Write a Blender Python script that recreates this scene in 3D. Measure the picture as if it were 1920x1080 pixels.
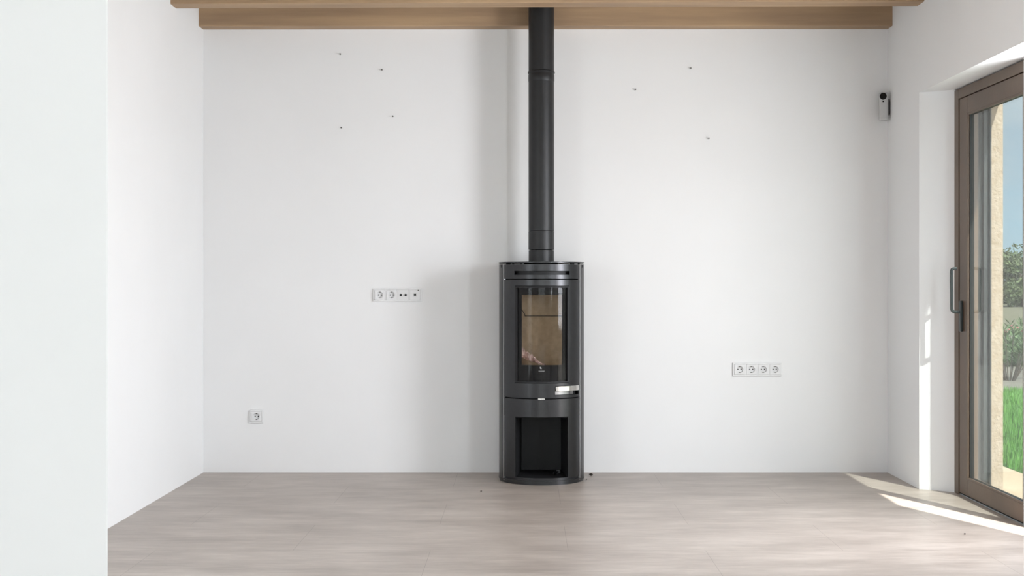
import bpy, bmesh, math, random
from mathutils import Vector, Matrix, noise
random.seed(7)
for o in list(bpy.data.objects): bpy.data.objects.remove(o)
SC = bpy.context.scene
COL = SC.collection
R = math.radians
PI = math.pi

# ------------------------------------------------------------------ camera
CAMZ = 1.148
cam_d = bpy.data.cameras.new('camera'); cam = bpy.data.objects.new('camera', cam_d); COL.objects.link(cam)
cam.location = (0, 0, CAMZ); cam.rotation_euler = (R(90), 0, 0)
cam_d.sensor_width = 36; cam_d.lens = 2449 / 1920 * 36
cam_d.shift_x = -25 / 1920; cam_d.shift_y = -10 / 1920
cam_d.clip_start = .05; cam_d.clip_end = 600
SC.camera = cam

# ------------------------------------------------------------------ exposure
SC.view_settings.view_transform = 'Standard'; SC.view_settings.look = 'None'
SC.view_settings.gamma = 1; SC.view_settings.use_curve_mapping = False
SC.view_settings.exposure = 0.2

# ------------------------------------------------------------------ sun
SUN_H = Vector((-.383, .924, 0)).normalized(); SUN_EL = R(51.3)
sun_dir = Vector((SUN_H.x * math.cos(SUN_EL), SUN_H.y * math.cos(SUN_EL), -math.sin(SUN_EL)))
sd = bpy.data.lights.new('sun', 'SUN'); sd.energy = 12.0; sd.angle = R(.6); sd.color = (1, .96, .9)
so = bpy.data.objects.new('sun', sd); COL.objects.link(so)
so.rotation_euler = sun_dir.to_track_quat('-Z', 'Y').to_euler(); so.location = (6, -6, 12)

# ------------------------------------------------------------------ sky: blue with clouds, hazy white and far brighter on the sun's side
SKY_BLUE = 1.38; SKY_HAZE = 2.9; BAY_W = 180; REAR_W = 5; LEFT_W = 50; DOOR_W = 74; SIDE_W = 82; DAY = (.94, .97, 1.04)
w = bpy.data.worlds.new('sky'); SC.world = w; w.use_nodes = True
N = w.node_tree.nodes; L = w.node_tree.links; N.clear()
out = N.new('ShaderNodeOutputWorld'); bg = N.new('ShaderNodeBackground'); L.new(bg.outputs[0], out.inputs[0])
tc = N.new('ShaderNodeTexCoord')
nz = N.new('ShaderNodeTexNoise'); nz.inputs['Scale'].default_value = 5; nz.inputs['Detail'].default_value = 5
mp = N.new('ShaderNodeMapping'); mp.inputs['Scale'].default_value = (1, 1, 2.6); mp.inputs['Location'].default_value = (.3, .1, .25)
L.new(tc.outputs['Generated'], mp.inputs[0]); L.new(mp.outputs[0], nz.inputs['Vector'])
sep = N.new('ShaderNodeSeparateXYZ'); L.new(tc.outputs['Generated'], sep.inputs[0])
cr = N.new('ShaderNodeValToRGB'); L.new(sep.outputs['Z'], cr.inputs[0])
e = cr.color_ramp.elements
e[0].position = 0; e[0].color = (.56, .70, .80, 1); e[1].position = .5; e[1].color = (.16, .30, .52, 1)
k = e.new(.05); k.color = (.50, .68, .82, 1); k = e.new(.14); k.color = (.30, .46, .64, 1)
cl = N.new('ShaderNodeValToRGB'); L.new(nz.outputs['Fac'], cl.inputs[0])
cl.color_ramp.elements[0].position = .45; cl.color_ramp.elements[1].position = .70
mx = N.new('ShaderNodeMix'); mx.data_type = 'RGBA'; L.new(cl.outputs[0], mx.inputs[0])
L.new(cr.outputs[0], mx.inputs[6]); mx.inputs[7].default_value = (.62, .70, .78, 1)
dt = N.new('ShaderNodeVectorMath'); dt.operation = 'DOT_PRODUCT'; L.new(tc.outputs['Generated'], dt.inputs[0])
dt.inputs[1].default_value = Vector((.55, -.80, .22)).normalized()
mr = N.new('ShaderNodeMapRange'); mr.interpolation_type = 'SMOOTHSTEP'
L.new(dt.outputs['Value'], mr.inputs[0]); mr.inputs[1].default_value = -.15; mr.inputs[2].default_value = .75
mr.inputs[3].default_value = 0; mr.inputs[4].default_value = 1
mx2 = N.new('ShaderNodeMix'); mx2.data_type = 'RGBA'; mx2.clamp_result = False
L.new(mr.outputs[0], mx2.inputs[0]); L.new(mx.outputs[2], mx2.inputs[6])
mx2.inputs[7].default_value = (SKY_HAZE * .98, SKY_HAZE, SKY_HAZE * 1.03, 1)
L.new(mx2.outputs[2], bg.inputs[0]); bg.inputs[1].default_value = SKY_BLUE
w.cycles.sampling_method = 'MANUAL'; w.cycles.sample_map_resolution = 512

def daylight(name, loc, rot, sx, sy, power, color=(1, 1, 1), spread=180):
    d = bpy.data.lights.new(name, 'AREA'); d.shape = 'RECTANGLE'; d.size = sx; d.size_y = sy
    if power is None: d.cycles.is_portal = True
    else: d.energy = power; d.color = color; d.spread = R(spread)
    o = bpy.data.objects.new(name, d); COL.objects.link(o); o.location = loc; o.rotation_euler = rot
    return o
# sky portal guides sampling at the garden door; powered area lamps follow
daylight('portal_garden_door', (2.53, 6.13, 1.1), (0, R(90), 0), 2.2, 2.04, None)
daylight('daylight_rear_window', (.05, -2.93, 1.1), (R(90), 0, 0), 3.25, 2.15, REAR_W, DAY)
daylight('side_fill_lamp', (2.61, -.15, 1.3), (0, R(90), 0), 1.75, 1.45, SIDE_W, DAY)  # lamp and its window are added to brighten the partition face
daylight('left_fill_lamp', (-2.258, 4.0, 1.525), (0, R(-90), 0), 2.4, 1.55, LEFT_W, DAY)  # lamp and its window are added as fill for the right side
# added area lamp brightening the room from the garden door's open half
daylight('door_fill_lamp', (2.56, 5.60, 1.48), (0, R(90), 0), 1.38, .92, DOOR_W, DAY)
# area lamp standing in for daylight at the added bay's window
daylight('bay_key_lamp', (2.76, 2.26, 1.8), (R(90), 0, 0), .96, 1.7, BAY_W, DAY)

# ------------------------------------------------------------------ materials
def mat(name, base=(.8, .8, .8), rough=.5, metal=0, spec=.5, noise_amt=0, noise_scale=8, stretch=(1, 1, 1), col2=None,
        bump=0, bump_scale=60, coat=0, detail=4):
    m = bpy.data.materials.new(name); m.use_nodes = True; n = m.node_tree.nodes; l = m.node_tree.links
    b = n['Principled BSDF']; b.inputs['Base Color'].default_value = (*base, 1)
    b.inputs['Roughness'].default_value = rough; b.inputs['Metallic'].default_value = metal
    b.inputs['Specular IOR Level'].default_value = spec; b.inputs['Coat Weight'].default_value = coat
    t = n.new('ShaderNodeTexCoord'); mp = n.new('ShaderNodeMapping'); mp.inputs['Scale'].default_value = stretch
    l.new(t.outputs['Object'], mp.inputs[0])
    c2 = col2 if col2 else tuple(c * (1 - noise_amt) for c in base)
    nt = n.new('ShaderNodeTexNoise'); nt.inputs['Scale'].default_value = noise_scale; nt.inputs['Detail'].default_value = detail
    l.new(mp.outputs[0], nt.inputs['Vector'])
    r = n.new('ShaderNodeValToRGB'); l.new(nt.outputs['Fac'], r.inputs[0])
    r.color_ramp.elements[0].position = .35; r.color_ramp.elements[1].position = .65
    r.color_ramp.elements[0].color = (*base, 1); r.color_ramp.elements[1].color = (*c2, 1)
    l.new(r.outputs[0], b.inputs['Base Color'])
    if bump:
        bn = n.new('ShaderNodeTexNoise'); bn.inputs['Scale'].default_value = bump_scale; bn.inputs['Detail'].default_value = 6
        l.new(mp.outputs[0], bn.inputs['Vector'])
        bp = n.new('ShaderNodeBump'); bp.inputs['Strength'].default_value = bump; bp.inputs['Distance'].default_value = .01
        l.new(bn.outputs['Fac'], bp.inputs['Height']); l.new(bp.outputs[0], b.inputs['Normal'])
    return m
M = {}
M['plaster'] = mat('white_plaster', (.86, .86, .86), .75, spec=.25, noise_amt=.015, noise_scale=2, bump=.05, bump_scale=18)
M['ceiling'] = mat('ceiling_paint', (.88, .88, .87), .8, spec=.2, noise_amt=.03)
M['oak'] = mat('oak_beam', (.44, .295, .17), .6, noise_scale=3, stretch=(.35, 4, 5), col2=(.32, .21, .125), bump=.15, bump_scale=9, detail=8)
M['steel_grey'] = mat('grey_stove_paint', (.054, .054, .056), .29, metal=.85, noise_amt=.06, noise_scale=40)
M['steel_dark'] = mat('dark_stove_steel', (.014, .014, .015), .5, metal=0, spec=.3, noise_amt=.1, noise_scale=30)
M['pipe'] = mat('flue_paint', (.015, .015, .016), .45, metal=.2, noise_amt=.12, noise_scale=20)
M['black'] = mat('matt_black', (.008, .008, .009), .55, noise_amt=.1)
M['print'] = mat('black_glass_print', (.008, .008, .009), .6, spec=.1, noise_amt=.1)
M['chrome'] = mat('brushed_steel', (.72, .71, .69), .18, metal=1, noise_amt=.06, stretch=(1, 1, 30), noise_scale=30)
M['satin'] = mat('satin_dark_steel', (.30, .30, .30), .3, metal=1, noise_amt=.05)
M['trimsteel'] = mat('edge_steel', (.75, .75, .75), .3, metal=1, noise_amt=.05)
M['vermiculite'] = mat('firebrick', (.56, .45, .32), .9, spec=.1, noise_amt=.16, noise_scale=30, bump=.3, bump_scale=120)
M['markgrey'] = mat('grey_lettering', (.42, .42, .42), .6, noise_amt=.05)
M['socket'] = mat('white_socket_plastic', (.80, .80, .80), .3, noise_amt=.01)
M['socket_in'] = mat('socket_well_plastic', (.72, .72, .72), .4, noise_amt=.02)
M['frame'] = mat('brown_door_frame', (.14, .095, .066), .42, noise_amt=.22, noise_scale=5, stretch=(3, .6, .6), bump=.05)
M['frame_dark'] = mat('grey_brown_door_frame', (.050, .053, .053), .4, noise_amt=.15, noise_scale=5)
M['rubber'] = mat('door_gasket', (.015, .016, .016), .6, noise_amt=.1)
M['handle'] = mat('dark_handle_metal', (.06, .068, .068), .32, metal=.7, noise_amt=.05)
M['alu'] = mat('track_aluminium', (.34, .38, .39), .35, metal=.6, noise_amt=.06)
M['sandstone'] = mat('sandstone_render', (.42, .345, .275), .9, spec=.15, noise_scale=34, col2=(.35, .275, .205), bump=.5, bump_scale=55, detail=7)
M['paving'] = mat('sandstone_paving', (.46, .37, .275), .85, spec=.2, noise_scale=3, col2=(.38, .295, .21), bump=.2, bump_scale=30)
M['bounce_terrace'] = mat('pale_bounce_stone', (.72, .68, .62), .8, spec=.2, noise_scale=3, col2=(.64, .60, .54), bump=.1, bump_scale=30)  # kept pale to reflect sunlight indoors
M['lawn'] = mat('lawn_soil_green', (.05, .13, .025), .95, spec=.1, noise_scale=5, col2=(.05, .095, .03))
M['grass'] = mat('grass_blade', (.075, .21, .034), .75, spec=.15, noise_scale=3, col2=(.12, .28, .055))
M['gravel'] = mat('pale_gravel', (.20, .185, .16), .95, spec=.1, noise_scale=14, col2=(.12, .11, .09), bump=.5, bump_scale=50, detail=8)
M['field'] = mat('dry_field', (.15, .135, .10), .95, spec=.05, noise_scale=1.5, col2=(.11, .11, .07), bump=.3, bump_scale=12, detail=8)
M['leaf'] = mat('olive_leaf', (.075, .105, .045), .7, spec=.15, noise_scale=2.5, col2=(.12, .145, .075))
M['leaf2'] = mat('oleander_leaf', (.07, .125, .05), .6, spec=.2, noise_scale=6, col2=(.12, .18, .08))
M['bark'] = mat('olive_bark', (.10, .08, .06), .9, noise_amt=.4, noise_scale=10)
M['petal'] = mat('pink_petal', (.60, .14, .20), .6, noise_amt=.2)
M['camwhite'] = mat('white_camera_plastic', (.55, .55, .55), .35, noise_amt=.02)
M['lens'] = mat('dark_lens', (.004, .004, .005), .25, spec=.25, noise_amt=.1)
M['crumb'] = mat('brown_crumb', (.035, .024, .017), .8, noise_amt=.4, noise_scale=200)
M['screw'] = mat('screw_steel', (.16, .15, .14), .5, metal=.4, noise_amt=.2)

# floor: 1.18 x 0.59 m stone-look tiles laid in half bond
def floor_mat():
    m = bpy.data.materials.new('stone_tile_floor'); m.use_nodes = True; n = m.node_tree.nodes; l = m.node_tree.links
    b = n['Principled BSDF']; t = n.new('ShaderNodeTexCoord')
    mp = n.new('ShaderNodeMapping'); mp.inputs['Location'].default_value = (.4065 + 1.179 * 20, .28 + .588 * 20, 0)
    l.new(t.outputs['Object'], mp.inputs[0])
    br = n.new('ShaderNodeTexBrick'); br.offset = .5; br.offset_frequency = 2; br.squash = 1; br.squash_frequency = 2
    br.inputs['Scale'].default_value = 1; br.inputs['Brick Width'].default_value = 1.179; br.inputs['Row Height'].default_value = .588
    br.inputs['Mortar Size'].default_value = .0013; br.inputs['Mortar Smooth'].default_value = .3; br.inputs['Bias'].default_value = 0
    br.inputs['Color1'].default_value = (.97, .97, .97, 1); br.inputs['Color2'].default_value = (1.0, 1.0, 1.0, 1)
    br.inputs['Mortar'].default_value = (.62, .60, .58, 1)
    l.new(mp.outputs[0], br.inputs['Vector'])
    def nse(sc, st, det, loc=(0, 0, 0)):
        q = n.new('ShaderNodeMapping'); q.inputs['Scale'].default_value = st; q.inputs['Location'].default_value = loc
        l.new(t.outputs['Object'], q.inputs[0])
        a = n.new('ShaderNodeTexNoise'); a.inputs['Scale'].default_value = sc; a.inputs['Detail'].default_value = det
        a.inputs['Roughness'].default_value = .65
        l.new(q.outputs[0], a.inputs['Vector']); return a
    a1 = nse(2.2, (.8, 2.2, 1), 8); a2 = nse(9, (.55, 4.5, 1), 8, (3, 1, 0))
    r1 = n.new('ShaderNodeValToRGB'); l.new(a1.outputs['Fac'], r1.inputs[0])
    r1.color_ramp.elements[0].position = .35; r1.color_ramp.elements[0].color = (.325, .275, .238, 1)
    r1.color_ramp.elements[1].position = .68; r1.color_ramp.elements[1].color = (.485, .423, .374, 1)
    r2 = n.new('ShaderNodeValToRGB'); l.new(a2.outputs['Fac'], r2.inputs[0])
    r2.color_ramp.elements[0].position = .36; r2.color_ramp.elements[0].color = (.87, .86, .85, 1)
    r2.color_ramp.elements[1].position = .62; r2.color_ramp.elements[1].color = (1.03, 1.03, 1.03, 1)
    def mul(a, c):
        q = n.new('ShaderNodeMix'); q.data_type = 'RGBA'; q.blend_type = 'MULTIPLY'; q.inputs[0].default_value = 1
        l.new(a, q.inputs[6]); l.new(c, q.inputs[7]); return q.outputs[2]
    l.new(mul(mul(r1.outputs[0], r2.outputs[0]), br.outputs['Color']), b.inputs['Base Color'])
    b.inputs['Roughness'].default_value = .36; b.inputs['Specular IOR Level'].default_value = .6
    bp = n.new('ShaderNodeBump'); bp.inputs['Strength'].default_value = .12; bp.inputs['Distance'].default_value = .004
    l.new(a2.outputs['Fac'], bp.inputs['Height']); l.new(bp.outputs[0], b.inputs['Normal'])
    return m
M['floor'] = floor_mat()

def glass_mat(name, tint=(.93, .96, .95), f0=.042, rough=0.0, gain=1.0):
    """thin pane seen the same from both sides: Schlick reflection of the two faces, clear transmission"""
    m = bpy.data.materials.new(name); m.use_nodes = True; n = m.node_tree.nodes; l = m.node_tree.links; n.clear()
    o = n.new('ShaderNodeOutputMaterial'); ge = n.new('ShaderNodeNewGeometry')
    d = n.new('ShaderNodeVectorMath'); d.operation = 'DOT_PRODUCT'; l.new(ge.outputs['Normal'], d.inputs[0]); l.new(ge.outputs['Incoming'], d.inputs[1])
    def ma(op, a, b=None, cl=False):
        q = n.new('ShaderNodeMath'); q.operation = op; q.use_clamp = cl
        for i, v in enumerate((a, b)):
            if v is None: continue
            if isinstance(v, (int, float)): q.inputs[i].default_value = v
            else: l.new(v, q.inputs[i])
        return q.outputs[0]
    c = ma('SUBTRACT', 1, ma('ABSOLUTE', d.outputs['Value']), True)
    f = ma('ADD', ma('MULTIPLY', ma('POWER', c, 5), 1 - f0), f0)
    ff = ma('MULTIPLY', ma('DIVIDE', ma('MULTIPLY', f, 2), ma('ADD', f, 1), True), gain)
    t = n.new('ShaderNodeBsdfTransparent'); t.inputs[0].default_value = (*tint, 1)
    g = n.new('ShaderNodeBsdfGlossy'); g.inputs['Roughness'].default_value = rough; g.inputs[0].default_value = (1, 1, 1, 1)
    x = n.new('ShaderNodeMixShader'); l.new(ff, x.inputs[0])
    l.new(t.outputs[0], x.inputs[1]); l.new(g.outputs[0], x.inputs[2]); l.new(x.outputs[0], o.inputs[0])
    return m
M['glass'] = glass_mat('door_glass', (.74, .78, .77), .042, 0, .5)
M['stoveglass'] = glass_mat('stove_glass', (.92, .90, .87), .009, .07, .75)
def film_mat():
    m = bpy.data.materials.new('clear_film'); m.use_nodes = True; n = m.node_tree.nodes; l = m.node_tree.links; n.clear()
    o = n.new('ShaderNodeOutputMaterial'); t = n.new('ShaderNodeBsdfTransparent'); t.inputs[0].default_value = (.95, .88, .87, 1)
    g = n.new('ShaderNodeBsdfPrincipled'); g.inputs['Base Color'].default_value = (.78, .62, .60, 1); g.inputs['Roughness'].default_value = .12
    x = n.new('ShaderNodeMixShader'); x.inputs[0].default_value = .36
    l.new(t.outputs[0], x.inputs[1]); l.new(g.outputs[0], x.inputs[2]); l.new(x.outputs[0], o.inputs[0]); return m
M['film'] = film_mat()

# ------------------------------------------------------------------ mesh helpers
def box(bm, x0, x1, y0, y1, z0, z1):
    v = [bm.verts.new(p) for p in ((x0, y0, z0), (x1, y0, z0), (x1, y1, z0), (x0, y1, z0), (x0, y0, z1), (x1, y0, z1), (x1, y1, z1), (x0, y1, z1))]
    for f in ((0, 3, 2, 1), (4, 5, 6, 7), (0, 1, 5, 4), (1, 2, 6, 5), (2, 3, 7, 6), (3, 0, 4, 7)): bm.faces.new([v[i] for i in f])
def prism(bm, pts, z0, z1):
    a = [bm.verts.new((x, y, z0)) for x, y in pts]; b = [bm.verts.new((x, y, z1)) for x, y in pts]; n = len(pts)
    bm.faces.new(a[::-1]); bm.faces.new(b)
    for i in range(n): bm.faces.new((a[i], a[(i + 1) % n], b[(i + 1) % n], b[i]))
def lathe(bm, prof, n=48, c=(0, 0, 0), mtx=None, closed=False):
    rings = []
    for r, z in prof:
        rings.append([bm.verts.new((c[0] + r * math.cos(2 * PI * i / n), c[1] + r * math.sin(2 * PI * i / n), c[2] + z)) for i in range(n)])
    for a, b in zip(rings, rings[1:]):
        for i in range(n): bm.faces.new((a[i], a[(i + 1) % n], b[(i + 1) % n], b[i]))
    if closed: bm.faces.new(rings[0][::-1]); bm.faces.new(rings[-1])
    if mtx is not None: bmesh.ops.transform(bm, matrix=mtx, verts=[v for r in rings for v in r])
def rbar(bm, path, w, d, n=16, p=4):
    """rounded rectangular bar bent in a plane of constant y: w across y, d across the bend"""
    P = [Vector(q) for q in path]; rings = []; Y = Vector((0, 1, 0))
    for i, q in enumerate(P):
        t = (P[min(i + 1, len(P) - 1)] - P[max(i - 1, 0)]).normalized(); u = Y.cross(t)
        rg = []
        for k in range(n):
            c, s = math.cos(2 * PI * k / n), math.sin(2 * PI * k / n); m = (abs(c) ** p + abs(s) ** p) ** (-1 / p)
            rg.append(bm.verts.new(q + Y * (w * c * m) + u * (d * s * m)))
        rings.append(rg)
    for a, b in zip(rings, rings[1:]):
        for k in range(n): bm.faces.new((a[k], a[(k + 1) % n], b[(k + 1) % n], b[k]))
    bm.faces.new(rings[0][::-1]); bm.faces.new(rings[-1])
def arcp(cx, cz, r, a0, a1, y, n=8): return [(cx + r * math.cos(R(a0 + (a1 - a0) * i / n)), y, cz + r * math.sin(R(a0 + (a1 - a0) * i / n))) for i in range(n + 1)]
def tube(bm, path, rad, n=10, sq=1.0):
    """tube through the points; sq squashes the section"""
    P = [Vector(p) for p in path]; rings = []; up = Vector((0, 0, 1))
    for i, p in enumerate(P):
        d = (P[min(i + 1, len(P) - 1)] - P[max(i - 1, 0)]).normalized()
        s = d.cross(up)
        if s.length < .05: s = d.cross(Vector((0, 1, 0)))
        s.normalize(); u = s.cross(d)
        r = rad[i] if isinstance(rad, (list, tuple)) else rad
        rings.append([bm.verts.new(p + s * r * math.cos(2 * PI * k / n) + u * r * sq * math.sin(2 * PI * k / n)) for k in range(n)])
    for a, b in zip(rings, rings[1:]):
        for k in range(n): bm.faces.new((a[k], a[(k + 1) % n], b[(k + 1) % n], b[k]))
    bm.faces.new(rings[0][::-1]); bm.faces.new(rings[-1])
def frange(a, b, step):
    n = max(1, int(math.ceil((b - a) / step - 1e-6))); return [a + (b - a) * i / n for i in range(n + 1)]
def breaks(vals, step):
    o = []
    for a, b in zip(vals, vals[1:]): o += frange(a, b, step)[:-1]
    return o + [vals[-1]]
def curved(bm, r0, r1, th, zs, keep=lambda t, z: True):
    """solid curved plate: angles th (degrees from the front, -y), heights zs, cells dropped where keep() is false"""
    V = {}
    def vert(i, j, s):
        if (i, j, s) not in V:
            t = R(th[i]); r = r1 if s else r0; V[(i, j, s)] = bm.verts.new((r * math.sin(t), -r * math.cos(t), zs[j]))
        return V[(i, j, s)]
    K = lambda i, j: 0 <= i < len(th) - 1 and 0 <= j < len(zs) - 1 and keep((th[i] + th[i + 1]) / 2, (zs[j] + zs[j + 1]) / 2)
    for i in range(len(th) - 1):
        for j in range(len(zs) - 1):
            if not K(i, j): continue
            bm.faces.new((vert(i, j, 1), vert(i + 1, j, 1), vert(i + 1, j + 1, 1), vert(i, j + 1, 1)))
            bm.faces.new((vert(i, j + 1, 0), vert(i + 1, j + 1, 0), vert(i + 1, j, 0), vert(i, j, 0)))
            for di, dj, a, b in ((-1, 0, (i, j), (i, j + 1)), (1, 0, (i + 1, j), (i + 1, j + 1)), (0, -1, (i, j), (i + 1, j)), (0, 1, (i, j + 1), (i + 1, j + 1))):
                if not K(i + di, j + dj): bm.faces.new((vert(*a, 0), vert(*b, 0), vert(*b, 1), vert(*a, 1)))
def obj(name, bm, m, parent=None, bevel=0, smooth=None, seg=2):
    if isinstance(bm, bmesh.types.BMesh):
        bmesh.ops.recalc_face_normals(bm, faces=bm.faces[:])
        me = bpy.data.meshes.new(name); bm.to_mesh(me); bm.free()
    else: me = bm
    me.materials.append(m)
    o = bpy.data.objects.new(name, me); COL.objects.link(o)
    if parent: o.parent = parent
    if smooth is not None:
        for p in me.polygons: p.use_smooth = True
        me.set_sharp_from_angle(angle=R(smooth))
    if bevel:
        b = o.modifiers.new('bevel', 'BEVEL'); b.width = bevel; b.segments = seg; b.limit_method = 'ANGLE'; b.angle_limit = R(40)
    return o
def B(): return bmesh.new()
def tag(o, label=None, cat=None, group=None, kind=None):
    if label: o['label'] = label
    if cat: o['category'] = cat
    if group: o['group'] = group
    if kind: o['kind'] = kind
    return o
def thing(name, label, cat, loc=(0, 0, 0), rotz=0, group=None):
    o = bpy.data.objects.new(name, None); COL.objects.link(o); o.location = loc; o.rotation_euler = (0, 0, rotz); o.empty_display_size = .05
    return tag(o, label, cat, group)
def children(o): return [c for c in COL.objects if c.parent == o]
def copy_tree(o, parent=None):
    c = o.copy(); COL.objects.link(c)
    if parent: c.parent = parent
    for ch in children(o): copy_tree(ch, c)
    return c
def struct(name, bm, m, label=None, **k):
    o = obj(name, bm, m, **k); o['kind'] = 'structure'
    if label: o['label'] = label
    return o

# ------------------------------------------------------------------ room shell
XL, XR, YB, CZ = -1.948, 2.19, 7.90, 2.98
XO, XE = 2.52, 2.60          # inner leaf of the wall ends, stone facing ends
YR = -2.6                    # wall behind the camera
bm = B(); box(bm, XL - .3, 2.50, YR - .3, YB + .3, -.12, 0); struct('floor', bm, M['floor'])
bm = B(); box(bm, XL - .3, XE, YR - .3, YB + .3, CZ, CZ + .2); struct('ceiling', bm, M['ceiling'])
bm = B(); box(bm, XL - .3, XO, YB, YB + .3, 0, CZ); struct('wall_back', bm, M['plaster'])
bm = B(); box(bm, XL - .3, XL, YR - .3, 3.2, 0, CZ); box(bm, XL - .3, XL, 4.8, YB, 0, CZ); box(bm, XL - .3, XL, 3.2, 4.8, 2.75, CZ); box(bm, XL - .3, XL, 3.2, 4.8, 0, .3); struct('wall_left', bm, M['plaster'])
HEAD = 2.205
bm = B()
prism(bm, [(XR, 7.264), (2.35, 7.155), (XO, 7.155), (XO, YB), (XR, YB)], 0, CZ)
prism(bm, [(XR, 4.996), (2.35, 5.105), (XO, 5.105), (XO, 7.155), (2.35, 7.155), (XR, 7.264)], HEAD, CZ)
prism(bm, [(XR, 3.6), (XO, 3.6), (XO, 5.105), (2.35, 5.105), (XR, 4.996)], 0, CZ)
box(bm, XR, XO, 2.4, 3.6, 2.7, CZ)
box(bm, XR, XO, .8, 2.4, 0, CZ)
box(bm, XR, XO, .6, .8, 0, CZ); box(bm, XR, XO, YR - .3, -.9, 0, CZ); box(bm, XR, XO, -.9, .6, 2.2, CZ); box(bm, XR, XO, -.9, .6, 0, .4)
struct('wall_right', bm, M['plaster'])
bm = B()
box(bm, XO, XE, 7.11, YB + .3, -.1, 3.3); box(bm, XO, XE, 5.11, 7.11, 2.19, 3.3); box(bm, XO, XE, 3.72, 5.11, -.1, 3.3)
box(bm, XO, XE, 2.4, 3.72, 2.86, 3.3); box(bm, XO, XE, .8, 2.4, -.1, 3.3); box(bm, XO, XE, .6, .8, -.1, 3.3); box(bm, XO, XE, YR - .3, -.9, -.1, 3.3); box(bm, XO, XE, -.9, .6, 2.2, 3.3); box(bm, XO, XE, -.9, .6, -.1, .4)
struct('wall_outside', bm, M['sandstone'], label='rough sandstone outer face of the wall around the garden door')
bm = B()                                             # unseen bay, added so its tall window lights the back wall
box(bm, XR + .01, 2.27, 2.28, 2.4, 0, 2.7); box(bm, 3.25, 3.42, 2.28, 2.4, 0, 2.7); box(bm, 2.27, 3.25, 2.28, 2.4, 2.6, 2.7); box(bm, 2.27, 3.25, 2.28, 2.4, 0, .95)
box(bm, 3.30, 3.42, 2.4, 3.6, 0, 2.7); box(bm, XO, 3.42, 3.6, 3.72, 0, 2.7)
struct('wall_added_bay', bm, M['plaster'])
bm = B(); box(bm, XO, 3.42, 2.28, 3.72, 2.7, 2.85); struct('ceiling_added_bay', bm, M['ceiling'])
bm = B(); box(bm, 2.50, 3.42, 2.28, 3.72, -.12, 0); struct('floor_added_bay', bm, M['floor'])
bm = B()                                             # wall behind the camera with a wide glazed opening
box(bm, XL, -1.6, YR - .3, YR, 0, CZ); box(bm, 1.7, XR, YR - .3, YR, 0, CZ); box(bm, -1.6, 1.7, YR - .3, YR, HEAD, CZ)
struct('wall_rear', bm, M['plaster'])
# partition with the opening the camera looks through
PY = 2.4; PXL = (203 - 985) / 2449 * PY; PXR = (1918.3 - 985) / 2449 * PY
bm = B()
prism(bm, [(XL, PY), (PXL, PY), (PXL - .10, PY + .12), (XL, PY + .12)], 0, CZ)
struct('wall_partition_left', bm, M['plaster'], label='plain white partition wall in the left foreground', bevel=.004)
bm = B()
prism(bm, [(XR, PY), (XR, PY + .12), (PXR + .10, PY + .12), (PXR, PY)], 0, CZ)
prism(bm, [(PXL, PY), (PXR, PY), (PXR + .1, PY + .12), (PXL - .1, PY + .12)], 2.35, CZ)
struct('wall_partition_right', bm, M['plaster'], label='plain white partition wall at the right edge', bevel=.004)

# ------------------------------------------------------------------ oak beams
def beam(y0, y1, label, tilt=0):
    bm = B(); box(bm, XL - .01, XR + .01, y0, y1, 2.678, CZ)
    for v in bm.verts:
        if v.co.z < 2.7: v.co.z += tilt * (v.co.x - XL) / (XR - XL)
    o = obj('ceiling_beam', bm, M['oak'], bevel=.004)
    return tag(o, label, 'ceiling beam', 'oak ceiling beams')
beam(7.79, 7.90, 'brown oak ceiling beam lying against the back wall behind the flue', .002)
beam(7.17, 7.295, 'brown oak ceiling beam just in front of the flue pipe', .015)
for k in range(1, 7):
    beam(7.17 - .63 * k, 7.295 - .63 * k, 'brown oak ceiling beam above the room, nearer than the flue beams')

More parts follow.
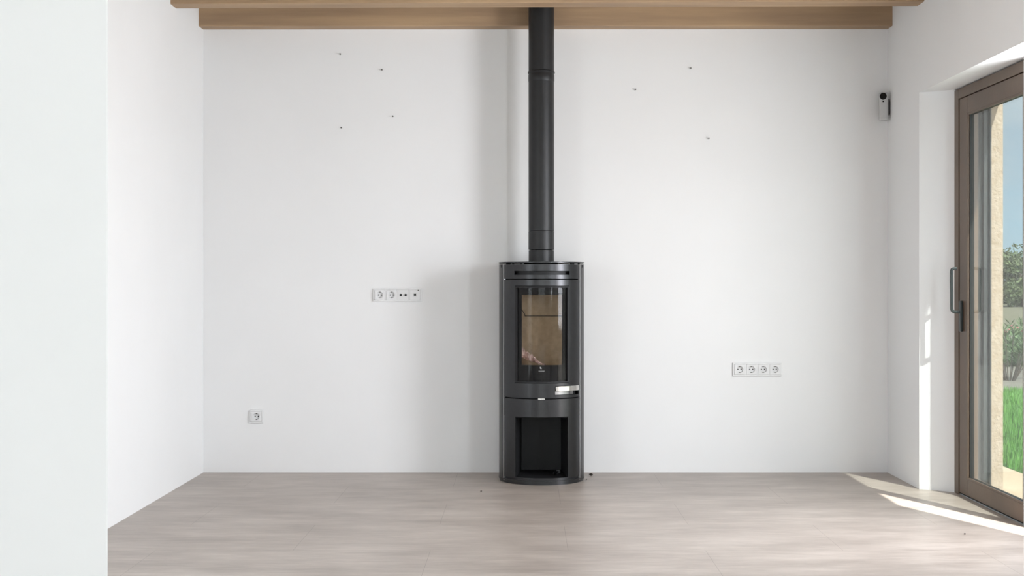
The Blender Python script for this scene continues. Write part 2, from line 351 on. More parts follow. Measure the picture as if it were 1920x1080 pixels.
# ------------------------------------------------------------------ garden door: one leaf shut at the far end, the near half open
door = thing('door_1', 'brown framed sliding garden door with one leaf slid open', None); door['kind'] = 'structure'
FX0, FX1 = 2.35, 2.52
bm = B()
box(bm, FX0, FX1, 7.088, 7.155, 0, 2.198); box(bm, FX0, FX1, 5.105, 5.165, 0, 2.198); box(bm, FX0, FX1, 5.165, 7.088, 2.145, 2.198)
obj('door_frame', bm, M['frame'], door, bevel=.002)
bm = B()
box(bm, FX0 + .006, FX1 + .03, 5.165, 7.088, 0.0, .006)
for x in (2.385, 2.4275, 2.470, 2.515): box(bm, x - .004, x + .004, 5.165, 7.088, .006, .011)
obj('threshold', bm, M['alu'], door, bevel=.001)
def leaf(x0, x1, y0, y1, fm, gm, z0=.012):
    bm = B(); sw, sn, tr, brr = .128, .085, .090, .088
    box(bm, x0, x1, y1 - sw, y1, z0, 2.141); box(bm, x0, x1, y0, y0 + sn, z0, 2.141)
    box(bm, x0, x1, y0 + sn, y1 - sw, 2.141 - tr, 2.141); box(bm, x0, x1, y0 + sn, y1 - sw, z0, z0 + brr)
    s = obj('sash', bm, fm, door, bevel=.002)
    a, b, c, d = y0 + sn, y1 - sw, z0 + brr, 2.141 - tr
    bm = B(); g = .008; xg = x0 + .014
    for e0, e1 in ((xg - .003, xg + .02),):
        box(bm, e0, e1, a, a + g, c, d); box(bm, e0, e1, b - g, b, c, d); box(bm, e0, e1, a + g, b - g, c, c + g); box(bm, e0, e1, a + g, b - g, d - g, d)
    obj('gasket', bm, M['rubber'], s)
    bm = B()                                           # glazing bead, a slim strip on the room side
    q = .010
    box(bm, x0 + .001, x0 + .010, a, a + q, c, d); box(bm, x0 + .001, x0 + .010, a + q, b - q, c, c + q); box(bm, x0 + .001, x0 + .010, a + q, b - q, d - q, d)
    obj('glazing_bead', bm, fm, s, bevel=.001)
    for xp in (xg + .003, xg + .019):                  # double glazing
        bm = B(); vs = [bm.verts.new((xp, y, z)) for y, z in ((a + .001, c + .001), (b - .001, c + .001), (b - .001, d - .001), (a + .001, d - .001))]; bm.faces.new(vs)
        obj('glass_pane', bm, gm, s)
    return s
s1 = leaf(2.354, 2.412, 6.09, 7.082, M['frame'], M['glass'])
bm = B()                                               # deep outer half of the far jamb with its running channels
for e0, e1, y0 in ((2.424, 2.440, 7.080), (2.440, 2.452, 7.060), (2.452, 2.478, 7.084), (2.478, 2.492, 7.058), (2.492, 2.512, 7.080), (2.512, 2.520, 7.062)): box(bm, e0, e1, y0, 7.0885, .006, 2.145)
obj('jamb_channel', bm, M['frame_dark'], door, bevel=.001)['label'] = 'dark grey channelled outer jamb'
# lever handle: rose plate on the stile, arm out into the room, grip turning up, short return
hy = 7.035
bm = B(); box(bm, 2.338, 2.354, hy - .016, hy + .016, .885, 1.050)
hp = obj('handle_plate', bm, M['handle'], s1, bevel=.004)
hx = 2.296
pts = [(2.342, hy, .990), (2.325, hy, .990)] + arcp(hx + .018, 1.008, .018, 270, 180, hy) + [(hx, hy, 1.08), (hx - .001, hy, 1.15)] + arcp(hx + .013, 1.210, .014, 180, 90, hy) + [(2.322, hy, 1.224)]
bm = B(); rbar(bm, pts, .0085, .0075); obj('door_handle', bm, M['handle'], s1, smooth=50)['label'] = 'dark grey upright handle grip'

# rear window, plus unseen bay, left and right windows added for light
def window(n, label, pts_fn, w0, w1, axis, pos, z0=0, z1=HEAD, bars=1):
    t = thing('window_%d' % n, label, None); t['kind'] = 'structure'
    bm = B(); f = .06
    def bx(a0, a1, c0, c1, d=.03):
        if axis == 'x': box(bm, pos - d, pos + d, a0, a1, c0, c1)
        else: box(bm, a0, a1, pos - d, pos + d, c0, c1)
    bx(w0, w0 + f, z0, z1); bx(w1 - f, w1, z0, z1); bx(w0 + f, w1 - f, z1 - f, z1); bx(w0 + f, w1 - f, z0, z0 + f)
    for i in range(1, bars): c = w0 + (w1 - w0) * i / bars; bx(c - f / 2, c + f / 2, z0 + f, z1 - f)
    obj('window_frame', bm, M['frame'], t, bevel=.002)
    for i in range(bars):
        a = w0 + (w1 - w0) * i / bars + f * .5; b = w0 + (w1 - w0) * (i + 1) / bars - f * .5
        bm = B(); q = ((a, z0 + f), (b, z0 + f), (b, z1 - f), (a, z1 - f))
        bm.faces.new([bm.verts.new((pos, u, v) if axis == 'x' else (u, pos, v)) for u, v in q]); obj('pane', bm, M['glass'], t)
window(1, 'tall brown framed window of the side bay added for light', None, 2.27, 3.25, 'y', 2.34, .95, 2.6, bars=1)
window(2, 'wide brown framed window behind the camera', None, -1.6, 1.7, 'y', YR - .2, bars=3)

window(4, 'brown framed window added for light in the right wall beside the camera', None, -.9, .6, 'x', 2.46, .4, 2.2, bars=1)
window(3, 'tall brown framed window added for fill light in the left wall behind the partition', None, 3.2, 4.8, 'x', XL - .15, .3, 2.75, bars=2)

# ------------------------------------------------------------------ stove
SX, SY = (1015.5 - 985) / 2449 * 7.6, 7.64
stove = thing('wood_stove', 'tall dark grey cylindrical wood stove with curved glass door', 'stove', (SX, SY, 0))
RO, RI = .250, .244
A_SIDE = 61; BACK = .205
def side_path(sgn, r, inset=0):
    p = []
    for t in frange(A_SIDE + .6, 82, 3): p.append((sgn * r * math.sin(R(t)), -r * math.cos(R(t))))
    p.append((sgn * (r * math.sin(R(82))), BACK)); return p
bm = B()                                              # carcass: back sheet, inner structure
box(bm, -.240, .240, BACK - .006, BACK - .001, .02, 1.250)
box(bm, -.236, .236, -.09, BACK - .006, 1.236, 1.250)
curved(bm, .02, RI - .004, frange(-62, 62, 4), [1.236, 1.250])
curved(bm, .02, RI - .006, frange(-60, 60, 4), [1.136, 1.160])
curved(bm, .02, RI - .006, frange(-60, 60, 4), [.49, .503])
curved(bm, .02, RI - .006, frange(-60, 60, 4), [.388, .396])
obj('carcass', bm, M['black'], stove)
for sgn in (-1, 1):                                   # side panels
    bm = B(); o_ = side_path(sgn, RO); i_ = side_path(sgn, RI)
    prism(bm, o_ + i_[::-1], .012, 1.253)
    obj('side_panel', bm, M['steel_grey'], stove, smooth=30)
    bm = B(); t0, t1 = sgn * (A_SIDE - .55), sgn * (A_SIDE + .55)
    curved(bm, RI - .004, RO + .0015, sorted((t0, t1)), [.014, 1.252])
    obj('edge_strip', bm, M['trimsteel'], stove)['label'] = 'bright steel edge strip'
A = 60.2
bm = B()                                              # upper front panel with air slot
curved(bm, RI, RO, breaks([-A, -39, 39, A], 2.5), [1.170, 1.193, 1.2145, 1.252], lambda t, z: not (abs(t) < 39 and 1.193 < z < 1.2145))
obj('top_front_panel', bm, M['steel_grey'], stove, smooth=30)
bm = B(); curved(bm, .215, .222, frange(-42, 42, 3), [1.185, 1.222]); obj('air_slot', bm, M['black'], stove, smooth=30)
HT0, HT1 = 17.3, 57.5
bm = B()                                              # middle surround with door opening and handle recess
def keepm(t, z):
    if abs(t) < 38 and .577 < z < 1.131: return False
    if HT0 < t < HT1 and .508 < z < .562: return False
    return True
curved(bm, RI, RO, breaks([-A, -38, HT0, 38, HT1, A], 2), [.494, .508, .562, .577, 1.131, 1.165], keepm)
obj('door_surround', bm, M['steel_grey'], stove, smooth=30)
bm = B(); curved(bm, .222, .226, frange(HT0 - 1, HT1 + 1, 3), [.506, .565]); obj('handle_recess', bm, M['steel_dark'], stove, smooth=30)
# door
sdoor_bm = B()
DT, DZ0, DZ1 = 37.6, .580, 1.128
def keepf(t, z): return not (abs(t) < 35.2 and .588 < z < 1.119)
curved(sdoor_bm, RI - .016, RO + .004, breaks([-DT, -35.2, 35.2, DT], 2.5), [DZ0, .588, 1.119, DZ1], keepf)
sdoor = obj('stove_door', sdoor_bm, M['steel_dark'], stove, smooth=30)
GT, GZ0, GZ1 = 29.3, .680, 1.079
bm = B()
curved(bm, RI - .010, RI - .006, breaks([-35.2, -GT, GT, 35.2], 2.4), [.588, GZ0, GZ1, 1.119], lambda t, z: not (abs(t) < GT and GZ0 < z < GZ1))
obj('black_border', bm, M['print'], sdoor, smooth=30)
bm = B()
th = frange(-35.2, 35.2, 1.1)
for a, b in zip(th, th[1:]):
    r = RI - .001
    bm.faces.new([bm.verts.new((r * math.sin(R(t)), -r * math.cos(R(t)), z)) for t, z in ((a, .588), (b, .588), (b, 1.119), (a, 1.119))])
bmesh.ops.remove_doubles(bm, verts=bm.verts[:], dist=1e-5)
obj('door_glass', bm, M['stoveglass'], sdoor, smooth=60)
bm = B()                                              # maker's mark: a little flame above a short grey line of lettering
r = RI + .0
def onarc(x, z, rr=RI + .0006): return (x, -math.sqrt(rr * rr - x * x), z)
def patch(pts): bm.faces.new([bm.verts.new(onarc(x, z)) for x, z in pts])
ox = -.006
patch([(ox - .004, .660), (ox - .006, .666), (ox - .005, .673), (ox + .001, .668), (ox + .004, .662), (ox + .002, .659)])
xs = -.019; wd = [.0021, .0024, .0018, .0024, .0021, .0012, .0024, .0021, .0018, .0024, .0021]
rnd = random.Random(3)
for wv in wd:
    patch([(xs, .6445), (xs + .0006, .6445), (xs + .0006, .6495), (xs, .6495)])
    patch([(xs + .0007, .6445 if rnd.random() < .5 else .6465), (xs + wv, .6445 if rnd.random() < .5 else .6465), (xs + wv, .6478 + .0008 * rnd.random()), (xs + .0007, .6488)])
    xs += wv + .0011
obj('maker_mark', bm, M['markgrey'], sdoor)['label'] = 'small grey emblem and lettering under the glass'
# chrome handle
bm = B(); curved(bm, .243, .2555, breaks([HT0 + .4, HT1 - .6], 2), [.532, .560])
hd = obj('stove_handle', bm, M['chrome'], sdoor, smooth=30, bevel=.0012); hd['label'] = 'bright chrome handle bar'
bm = B(); curved(bm, .228, .243, frange(42, 45, 1), [.512, .534]); curved(bm, .226, .236, frange(HT0 + 1, HT1 - 8, 2.5), [.511, .530])
obj('handle_bracket', bm, M['satin'], hd, smooth=30)
# firebox lined with pale brown boards
fb = []
def prism_xz(bm, pts, y0, y1):
    k = len(bm.verts); prism(bm, [(x, z) for x, z in pts], 0, 1); bm.verts.ensure_lookup_table()
    for v in bm.verts[k:]: v.co = Vector((v.co.x, y0 + (y1 - y0) * v.co.z, v.co.y))
bm = B(); prism_xz(bm, [(-.128, .655), (.128, .655), (.128, .949), (-.0985, .949), (-.101, .962), (-.128, 1.004)], .055, .070); obj('firebox_board', bm, M['vermiculite'], stove, bevel=.001)
bm = B(); prism_xz(bm, [(-.0945, .954), (.126, .954), (.126, 1.10), (-.128, 1.10), (-.128, 1.011), (-.0975, .965)], .052, .068); obj('baffle_board', bm, M['vermiculite'], stove, bevel=.001)
for s in (-1, 1):
    bm = B(); prism(bm, [(s * .124, -.172), (s * .140, -.172), (s * .140, .055), (s * .121, .055)], .655, .944 if s > 0 else .965)
    obj('firebox_board', bm, M['vermiculite'], stove, bevel=.001)
    bm = B(); prism(bm, [(s * .124, -.172), (s * .140, -.172), (s * .140, .055), (s * .121, .055)], .948 if s > 0 else .969, 1.11)
    obj('firebox_board', bm, M['vermiculite'], stove, bevel=.001)
bm = B(); box(bm, -.144, .144, -.19, .07, .645, .656); obj('firebox_floor', bm, M['vermiculite'], stove, bevel=.001)
bm = B(); box(bm, -.15, .15, .072, .080, .64, 1.13); box(bm, -.15, .15, -.19, .072, 1.112, 1.122); obj('firebox_shell', bm, M['black'], stove)
# ash drawer front under the door
bm = B(); curved(bm, RI, RO + .001, breaks([-A, A], 2.5), [.386, .487]); obj('drawer_front', bm, M['steel_grey'], stove, smooth=30)
bm = B()
curved(bm, RO - .004, RO + .009, frange(-5.2, 3.4, 1.2), [.486, .4935]); obj('air_lever', bm, M['chrome'], stove, smooth=40, bevel=.001)
# pillars both sides of the log compartment
for lo, hi in ((-A, -37.6), (36.6, A)):
    bm = B(); curved(bm, RI - .004, RO - .001, frange(lo, hi, 2.5), [.036, .388]); obj('pillar', bm, M['steel_grey'], stove, smooth=30)
bm = B()                                              # log compartment lining
f0 = .150; b0 = .117; yb = .135; yf = -.195
for s in (-1, 1): prism(bm, [(s * f0, yf), (s * b0, yb), (s * (b0 + .005), yb), (s * (f0 + .004), yf)], .034, .388)
box(bm, -b0 - .004, b0 + .004, yb, yb + .005, .034, .388)
box(bm, -f0, f0, yf, yb, .379, .386)
obj('log_compartment', bm, M['steel_dark'], stove)
bm = B(); n = 40
prism(bm, [(.243 * math.sin(R(t)), -.243 * math.cos(R(t))) for t in frange(-60, 60, 4)] + [(.20, .19), (-.20, .19)], .024, .035)
obj('compartment_floor', bm, M['steel_dark'], stove, smooth=30)
bm = B()
prism(bm, [(.252 * math.sin(R(t)), -.252 * math.cos(R(t))) for t in frange(-81, 81, 3)] + [(.249, BACK), (-.249, BACK)], .016, .0245)
prism(bm, [(.246 * math.sin(R(t)), -.246 * math.cos(R(t))) for t in frange(-81, 81, 3)] + [(.243, BACK - .004), (-.243, BACK - .004)], 0, .0155)
obj('plinth', bm, M['steel_grey'], stove, smooth=30)
bm = B(); curved(bm, RI - .002, RO - .001, frange(-37.4, 36.4, 2.4), [.0250, .040]); obj('front_lip', bm, M['steel_grey'], stove, smooth=30)
# top plate on spacers
bm = B()
prism(bm, [(.2515 * math.sin(R(t)), -.2515 * math.cos(R(t))) for t in frange(-82, 82, 3)] + [(.249, BACK), (-.249, BACK)], 1.261, 1.268)
obj('top_plate', bm, M['steel_grey'], stove, smooth=30, bevel=.001)
for x, y in ((-.20, -.10), (-.165, -.145), (-.12, -.185), (.17, -.14), (.215, -.07), (-.19, .15), (.19, .15)):
    bm = B(); lathe(bm, [(.007, 1.250), (.007, 1.2612)], 14, (x, y, 0), closed=True); obj('spacer', bm, M['steel_dark'], stove, smooth=40)
bm = B(); lathe(bm, [(.10, 1.250), (.10, 1.2612)], 40, (-.002, .025, 0), closed=True); obj('flue_outlet', bm, M['black'], stove, smooth=40)

# flue pipe
px_, py_ = (1015 - 985) / 2449 * 7.66, 7.665
flue = thing('flue_pipe', 'black round steel flue pipe rising from the stove to the ceiling', 'flue pipe', (px_, py_, 1.268))
def sect(z0, z1, r, nm='pipe_section'):
    bm = B(); z0 -= 1.268; z1 -= 1.268
    lathe(bm, [(r - .003, z0), (r, z0 + .001), (r, z1 - .001), (r - .003, z1)], 64, closed=True); obj(nm, bm, M['pipe'], flue, smooth=40)
sect(1.268, 1.338, .0745); sect(1.340, 1.450, .0755); sect(1.452, 2.370, .0750); sect(2.388, CZ, .0750)
bm = B()
lathe(bm, [(.0752, 1.058), (.0765, 1.062), (.0765, 1.096), (.0752, 1.100), (.0752, 1.104), (.0790, 1.108), (.0790, 1.116), (.0752, 1.120)], 64); obj('joint_collar', bm, M['pipe'], flue, smooth=40)

# crumpled film lying in the firebox, bits in the log compartment and on the floor
bm = B(); nx, ny = 34, 22
G = [[None] * (ny + 1) for _ in range(nx + 1)]
for i in range(nx + 1):
    for j in range(ny + 1):
        u, v = i / nx, j / ny
        x = -.114 + .150 * u; y = -.17 + .16 * v
        q = noise.noise(Vector((x * 45, y * 45, 1.3))); q2 = noise.noise(Vector((x * 110, y * 110, 4.1)))
        h = .105 * max(0, 1 - u * 1.05) * (1 - .4 * v) * (.8 + .5 * q) + .012 * abs(q2) + .006
        G[i][j] = bm.verts.new((SX + x + .006 * q2, SY + y + .006 * q, .6565 + abs(h)))
for i in range(nx):
    for j in range(ny): bm.faces.new((G[i][j], G[i + 1][j], G[i + 1][j + 1], G[i][j + 1]))
o = obj('plastic_film', bm, M['film']); tag(o, 'crumpled clear pinkish plastic film lying in the left of the firebox', 'plastic film')
s_ = o.modifiers.new('solid', 'SOLIDIFY'); s_.thickness = .0006
bm = B()
fx, fy = SX + .098, SY - .02
tube(bm, [(fx - .03, fy - .05, .0415), (fx - .015, fy - .02, .044), (fx + .005, fy, .050), (fx + .01, fy + .03, .046), (fx + .0, fy + .055, .0415)], .005, 8)
box(bm, fx - .012, fx + .012, fy - .012, fy + .012, .0355, .058)
o = obj('metal_fitting', bm, M['steel_grey'], bevel=.002); tag(o, 'small dark metal fitting lying in the right of the open log compartment', 'metal fitting')
def crumb(name, x, y, s, label, m, el=1.0):
    bm = B(); bmesh.ops.create_icosphere(bm, subdivisions=2, radius=s)
    for v in bm.verts:
        q = noise.noise(v.co / s * 1.3 + Vector((x * 7, y, 0))); v.co *= 1 + .45 * q; v.co.x *= el; v.co.z *= .8
    mz = min(v.co.z for v in bm.verts)
    for v in bm.verts: v.co += Vector((x, y, -mz))
    return tag(obj(name, bm, m), label, 'debris')
crumb('debris_chip', (1108 - 985) / 2449 * 7.765, 7.765, .0085, 'dark brown chip of debris on the floor right of the stove', M['crumb'], 1.3)
crumb('debris_crumb', (1099.5 - 985) / 2449 * 7.6, 7.60, .004, 'tiny grey crumb on the floor touching the stove base at right', M['gravel'])
crumb('debris_crumb', (1809 - 985) / 2449 * 5.955, 5.955, .004, 'tiny brown crumb on the floor near the garden door', M['crumb'])
crumb('debris_crumb', (902 - 985) / 2449 * 7.17, 7.17, .004, 'tiny dark crumb on the floor left of the stove', M['crumb'])

# ------------------------------------------------------------------ wall sockets
def wx(px): return (px - 985) / 310.0
def wz(py): return CAMZ + (530 - py) / 310.0
def ring_square(bm, r, h, yf, n=32):
    """square face with a round hole, facing -y"""
    ci = [bm.verts.new((r * math.cos(2 * PI * i / n), yf, r * math.sin(2 * PI * i / n))) for i in range(n)]
    sq = []
    for i in range(n):
        c, s = math.cos(2 * PI * i / n), math.sin(2 * PI * i / n); k = h / max(abs(c), abs(s)); sq.append(bm.verts.new((c * k, yf, s * k)))
    for i in range(n): bm.faces.new((ci[i], sq[i], sq[(i + 1) % n], ci[(i + 1) % n]))
    return ci, sq
def insert_base(r, depth, nm='socket_insert'):
    bm = B(); yf, hh = -.0140, .0305
    ci, sq = ring_square(bm, r, hh, yf); n = len(ci)
    wb = [bm.verts.new((v.co.x, yf + depth, v.co.z)) for v in ci]; sb = [bm.verts.new((v.co.x, -.001, v.co.z)) for v in sq]
    for i in range(n):
        j = (i + 1) % n; bm.faces.new((ci[i], ci[j], wb[j], wb[i])); bm.faces.new((sq[i], sb[i], sb[j], sq[j]))
    bm.faces.new(wb)
    return bm
def mesh_from(bm, nm, m):
    bmesh.ops.recalc_face_normals(bm, faces=bm.faces[:]); me = bpy.data.meshes.new(nm); bm.to_mesh(me); bm.free(); return me
def disc(bm, x, z, r, y0, y1, n=16):
    lathe(bm, [(r, 0), (r, y1 - y0)], n, closed=True, mtx=Matrix.Translation((x, y1, z)) @ Matrix.Rotation(R(90), 4, 'X'))
def socket(parent, x):
    o = obj('socket_insert', insert_base(.0200, .0130), M['socket'], parent, bevel=.0006, smooth=30); o.location = (x, 0, 0)
    bm = B()
    for s in (-1, 1): disc(bm, s * .0095, 0, .0036, -.0016, -.0008)
    obj('pin_hole', bm, M['black'], o)
    for s in (-1, 1):
        bm = B(); box(bm, -.0035, .0035, -.0125, -.0009, min(s * .0155, s * .0197), max(s * .0155, s * .0197)); obj('earth_clip', bm, M['screw'], o)
    return o
def plate(n, label, x, z, kinds):
    W = .071 * n + .010; t = thing('wall_socket', label, 'wall socket', (x, YB, z))
    bm = B(); w, h, b = W / 2, .0405, .0095
    yo, y1 = -.0105, 0
    box(bm, -w, w, yo, y1, h - b, h); box(bm, -w, w, yo, y1, -h, -h + b); box(bm, -w, -w + b, yo, y1, -h + b, h - b); box(bm, w - b, w, yo, y1, -h + b, h - b)
    for i in range(1, n): c = -w + .005 + .071 * i; box(bm, c - .005, c + .005, yo, y1, -h + b, h - b)
    obj('cover_frame', bm, M['socket'], t, bevel=.0012)
    for i, kd in enumerate(kinds):
        cx = -w + .005 + .071 * (i + .5)
        if kd == 's': socket(t, cx)
        elif kd == 'tv':
            bm = insert_base(.001, .0004); o = obj('aerial_insert', bm, M['socket'], t); o.location = (cx, 0, 0)
            bm = B()
            for s in (-1, 1): disc(bm, s * .0145, 0, .0075, -.0165, -.0141, 20)
            obj('coax_port', bm, M['black'], o, smooth=40); bm = B(); disc(bm, 0, 0, .0025, -.0155, -.0141); obj('fixing_screw', bm, M['screw'], o)
        else:
            bm = insert_base(.001, .0004); o = obj('data_insert', bm, M['socket'], t); o.location = (cx, 0, 0)
            bm = B(); box(bm, -.0105, .0105, -.0153, -.0141, -.013, .011); obj('port_shutter', bm, M['socket_in'], o, bevel=.001)
            bm = B(); box(bm, -.0068, .0068, -.0162, -.0154, -.0055, .0075); obj('data_port', bm, M['black'], o)
            bm = B(); disc(bm, .0195, .0275, .0038, -.0152, -.0141); obj('indicator', bm, M['screw'], o)
    return t
plate(4, 'white wall plate with two sockets, aerial and data ports left of the stove', wx(745.5), wz(553), 's s tv data'.split())
plate(4, 'white row of four wall sockets on the wall right of the stove', wx(1419.5), wz(692.5), 's s s s'.split())
plate(1, 'single white wall socket low on the back wall at far left', wx(481.5), wz(780.5), 's')

# ------------------------------------------------------------------ screws left in the wall
def screw_parts(t):
    bm = B(); disc(bm, 0, 0, .0055, -.0016, 0); obj('wall_plug', bm, M['socket'], t)
    bm = B(); disc(bm, 0, 0, .0024, -.016, -.0016, 10); disc(bm, 0, 0, .0045, -.019, -.016, 12); obj('screw_shank', bm, M['screw'], t)
first = None
for px, py, lb in ((638.5, 102, 'top left screw of the four left of the flue'), (716.5, 131.5, 'upper right screw of the four left of the flue'),
                   (737, 218.5, 'screw nearest the flue among the four left of it'), (640.5, 240, 'lowest screw, at lower left of the four left of the flue'),
                   (1191, 168.5, 'screw nearest the flue among the three right of it'), (1294.5, 128.5, 'highest screw of the three right of the flue'),
                   (1328.5, 260, 'lowest and rightmost screw of the three right of the flue')):
    if first is None:
        first = thing('wall_screw', 'tiny dark ' + lb, 'screw', (wx(px), YB, wz(py)), group='screws left in the back wall'); screw_parts(first)
    else:
        c = copy_tree(first); c.location = (wx(px), YB, wz(py)); c['label'] = 'tiny dark ' + lb

# ------------------------------------------------------------------ security camera by the right corner
cx_ = (1655.5 - 985) / 2449 * 7.85
sc = thing('security_camera', 'slim white upright security camera high on the wall by the right corner', 'security camera', (cx_, 7.835, 2.205), R(-12))
def capsule(bm, w, d, h, rr, n=8):
    pts = []
    for cx, cy, a0 in ((w - rr, d - rr, 0), (-w + rr, d - rr, 90), (-w + rr, -d + rr, 180), (w - rr, -d + rr, 270)):
        for k in range(n + 1): a = R(a0 + 90 * k / n); pts.append((cx + rr * math.cos(a), cy + rr * math.sin(a)))
    prism(bm, pts, -h, h)
bm = B(); capsule(bm, .027, .024, .085, .014); obj('camera_body', bm, M['camwhite'], sc, bevel=.010, seg=4, smooth=40)
bm = B(); disc(bm, 0, 0, .0205, -.0275, -.0225, 28); disc(bm, 0, 0, .015, -.031, -.0275, 28)
l_ = obj('camera_lens', bm, M['lens'], sc, bevel=.001, smooth=40); l_.location = (-.004, 0, .058)
bm = B(); disc(bm, 0, 0, .0045, -.0255, -.023, 14); l_ = obj('sensor_eye', bm, M['lens'], sc); l_.location = (-.004, 0, .027)
bm = B(); box(bm, .010, .036, .012, .060, -.050, .045); obj('wall_bracket', bm, M['steel_dark'], sc, bevel=.003)

# ------------------------------------------------------------------ garden
bm = B(); box(bm, XE, 3.02, -8, 30, -.10, -.012); struct('patio_paving', bm, M['paving'])
bm = B(); box(bm, 3.02, 11, -8, 6.9, -.10, -.012); struct('bounce_terrace', bm, M['bounce_terrace'])  # unseen pale ground added to bounce light onto the upper walls
bm = B(); box(bm, 3.02, 12, 6.9, 14, -.10, -.014); box(bm, 11, 12, -8, 6.9, -.10, -.014); struct('lawn', bm, M['lawn'])
bm = B(); box(bm, 2.6, 30, 14, 30, -.12, -.02); box(bm, 12, 30, -12, 14, -.12, -.02); struct('gravel_ground', bm, M['gravel'])
bm = B(); box(bm, -150, 300, 30, 300, -.14, -.03); box(bm, 30, 300, -150, 30, -.14, -.03); struct('dry_field', bm, M['field'])
bm = B(); box(bm, -60, 30, -60, -12, -.14, -.03); box(bm, -150, XL - .32, -12, 30, -.14, -.03); struct('ground_front', bm, M['field'])
# grass blades
V, F = [], []; rg = random.Random(11)
for i in range(52000):
    y = 7.0 + 7.0 * rg.random() ** 1.0; x = 3.03 + 3.6 * rg.random()
    h = .035 + .04 * rg.random(); a = rg.random() * 2 * PI; wd = .0035 + .003 * rg.random(); tx, ty = (rg.random() - .5) * .03, (rg.random() - .5) * .03
    k = len(V); V += [(x - wd * math.cos(a), y - wd * math.sin(a), -.015), (x + wd * math.cos(a), y + wd * math.sin(a), -.015), (x + tx, y + ty, -.015 + h)]
    F.append((k, k + 1, k + 2))
me = bpy.data.meshes.new('grass'); me.from_pydata(V, [], F)
g = obj('lawn_grass', me, M['grass']); tag(g, 'bright green grass of the lawn outside the garden door', 'grass', kind='stuff')

def leafmesh(nm, clumps, n, lw, ll, seed, flat=False):
    rr = random.Random(seed); V, F = [], []
    for i in range(n):
        c, s = rr.choice(clumps)
        d = Vector((rr.gauss(0, 1), rr.gauss(0, 1), rr.gauss(0, 1))).normalized() * (rr.random() ** .45)
        p = Vector(c) + Vector((d.x * s[0], d.y * s[1], d.z * s[2]))
        u = Vector((rr.gauss(0, 1), rr.gauss(0, 1), rr.gauss(.3, .8))).normalized()
        q = u.cross(Vector((rr.gauss(0, 1), rr.gauss(0, 1), rr.gauss(0, 1)))).normalized()
        l_, w_ = ll * (.6 + .8 * rr.random()), lw * (.6 + .8 * rr.random()); k = len(V)
        V += [tuple(p), tuple(p + u * l_ * .5 + q * w_), tuple(p + u * l_), tuple(p + u * l_ * .5 - q * w_)]; F.append((k, k + 1, k + 2, k + 3))
    me = bpy.data.meshes.new(nm); me.from_pydata(V, [], F); return me
def make_tree(loc, seed, label):
    rr = random.Random(seed); t = thing('olive_tree', label, 'tree', loc, group='trees beyond the field')
    cl = []
    for k in range(13):
        a = rr.random() * 2 * PI; d = 1.5 * rr.random() ** .5; cl.append(((math.cos(a) * d, math.sin(a) * d, 0.5 + 2.0 * rr.random()), (.75, .75, .6)))
    cl += [((0, 0, 2.3), (1.1, 1.1, .8)), ((0, 0, .9), (1.9, 1.9, .8)), ((0, 0, .6), (1.8, 1.8, .6))]
    obj('foliage', leafmesh('foliage', cl, 9000, .045, .17, seed), M['leaf'], t)
    bm = B(); tube(bm, [(0, 0, -.06), (.05, .02, .5), (.0, .0, 1.0), (.1, .05, 1.6)], [.2, .15, .12, .06], 10)
    for a in range(4): tube(bm, [(0, 0, .9), (.4 * math.cos(a * 1.6), .4 * math.sin(a * 1.6), 1.5), (.8 * math.cos(a * 1.6), .8 * math.sin(a * 1.6), 2.1)], [.09, .06, .03], 8)
    obj('trunk', bm, M['bark'], t, smooth=60); return t
T0 = make_tree((24.2, 64, -.03), 5, 'grey green olive tree seen through the garden door')
for x, y, s, a in ((17.5, 62, 1.0, 1), (29.6, 67, 1.1, 2.2), (35, 63, .9, 3), (40.5, 67, 1.1, 4), (46, 62, 1, 5), (52, 66, 1.1, .5)):
    c = copy_tree(T0); c.location = (x, y, -.03); c.scale = (s, s, s); c.rotation_euler = (0, 0, a)
    c['label'] = 'grey green olive tree in the row beyond the field'
for ch in children(T0): pass
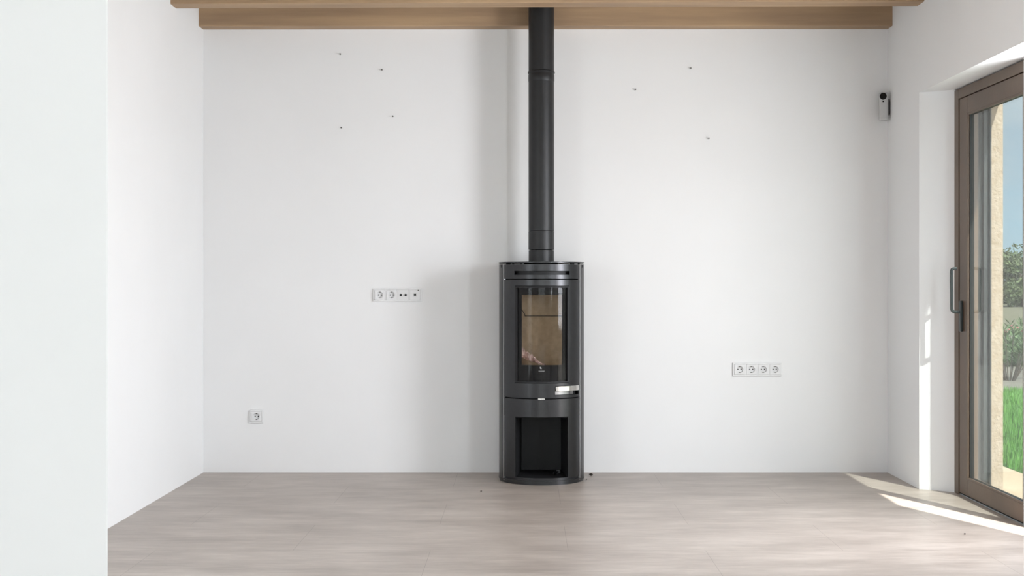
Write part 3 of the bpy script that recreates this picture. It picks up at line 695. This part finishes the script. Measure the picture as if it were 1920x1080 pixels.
# oleander shrubs on the gravel
def make_shrub(loc, seed, label):
    rr = random.Random(seed); t = thing('oleander_shrub', label, 'shrub', loc, group='oleander shrubs on the gravel')
    V, F = [], []; bm = B(); fl = B()
    for k in range(26):
        a = rr.random() * 2 * PI; sp = .12 + .42 * rr.random(); h = .42 + .34 * rr.random()
        tip = Vector((math.cos(a) * sp, math.sin(a) * sp, h)); base = Vector((math.cos(a) * .05, math.sin(a) * .05, -.03)); mid = (tip + base) / 2 + Vector((0, 0, .08))
        tube(bm, [base, mid, tip], [.007, .005, .003], 5)
        for q in range(26):
            f = .25 + .75 * rr.random(); p = base.lerp(mid, f * 2) if f < .5 else mid.lerp(tip, f * 2 - 1)
            u = (Vector((rr.gauss(0, .8), rr.gauss(0, .8), .5 + rr.random() * .7))).normalized(); s = u.cross(Vector((rr.gauss(0, 1), rr.gauss(0, 1), .2))).normalized()
            ll = .09 + .06 * rr.random(); i = len(V); V += [tuple(p), tuple(p + u * ll * .5 + s * .010), tuple(p + u * ll), tuple(p + u * ll * .5 - s * .010)]; F.append((i, i + 1, i + 2, i + 3))
        if k % 9 == 0:
            for q in range(5):
                c = tip + Vector((rr.gauss(0, .025), rr.gauss(0, .025), .02 + rr.gauss(0, .015)))
                bmesh.ops.create_icosphere(fl, subdivisions=1, radius=.016, matrix=Matrix.Translation(c) @ Matrix.Diagonal((1, 1, .55, 1)))
    me = bpy.data.meshes.new('leaves'); me.from_pydata(V, [], F); obj('leaves', me, M['leaf2'], t)
    obj('stems', bm, M['bark'], t); obj('flowers', fl, M['petal'], t); return t
S0 = make_shrub((5.78, 15.6, -.02), 4, 'oleander shrub with pink flowers on the gravel seen through the garden door')
for x, y, a, s, lb in ((6.9, 16.3, 1, .95, 'pink oleander shrub on the gravel, next right of the one seen through the door'),
                       (4.6, 16.6, 2.1, .9, 'pink oleander shrub on the gravel, next left, behind the stone jamb'),
                       (6.75, 18.2, 3.3, .95, 'oleander shrub on the gravel further back, behind the front one')):
    c = copy_tree(S0); c.location = (x, y, -.02); c.rotation_euler = (0, 0, a); c.scale = (s, s, s); c['label'] = lb
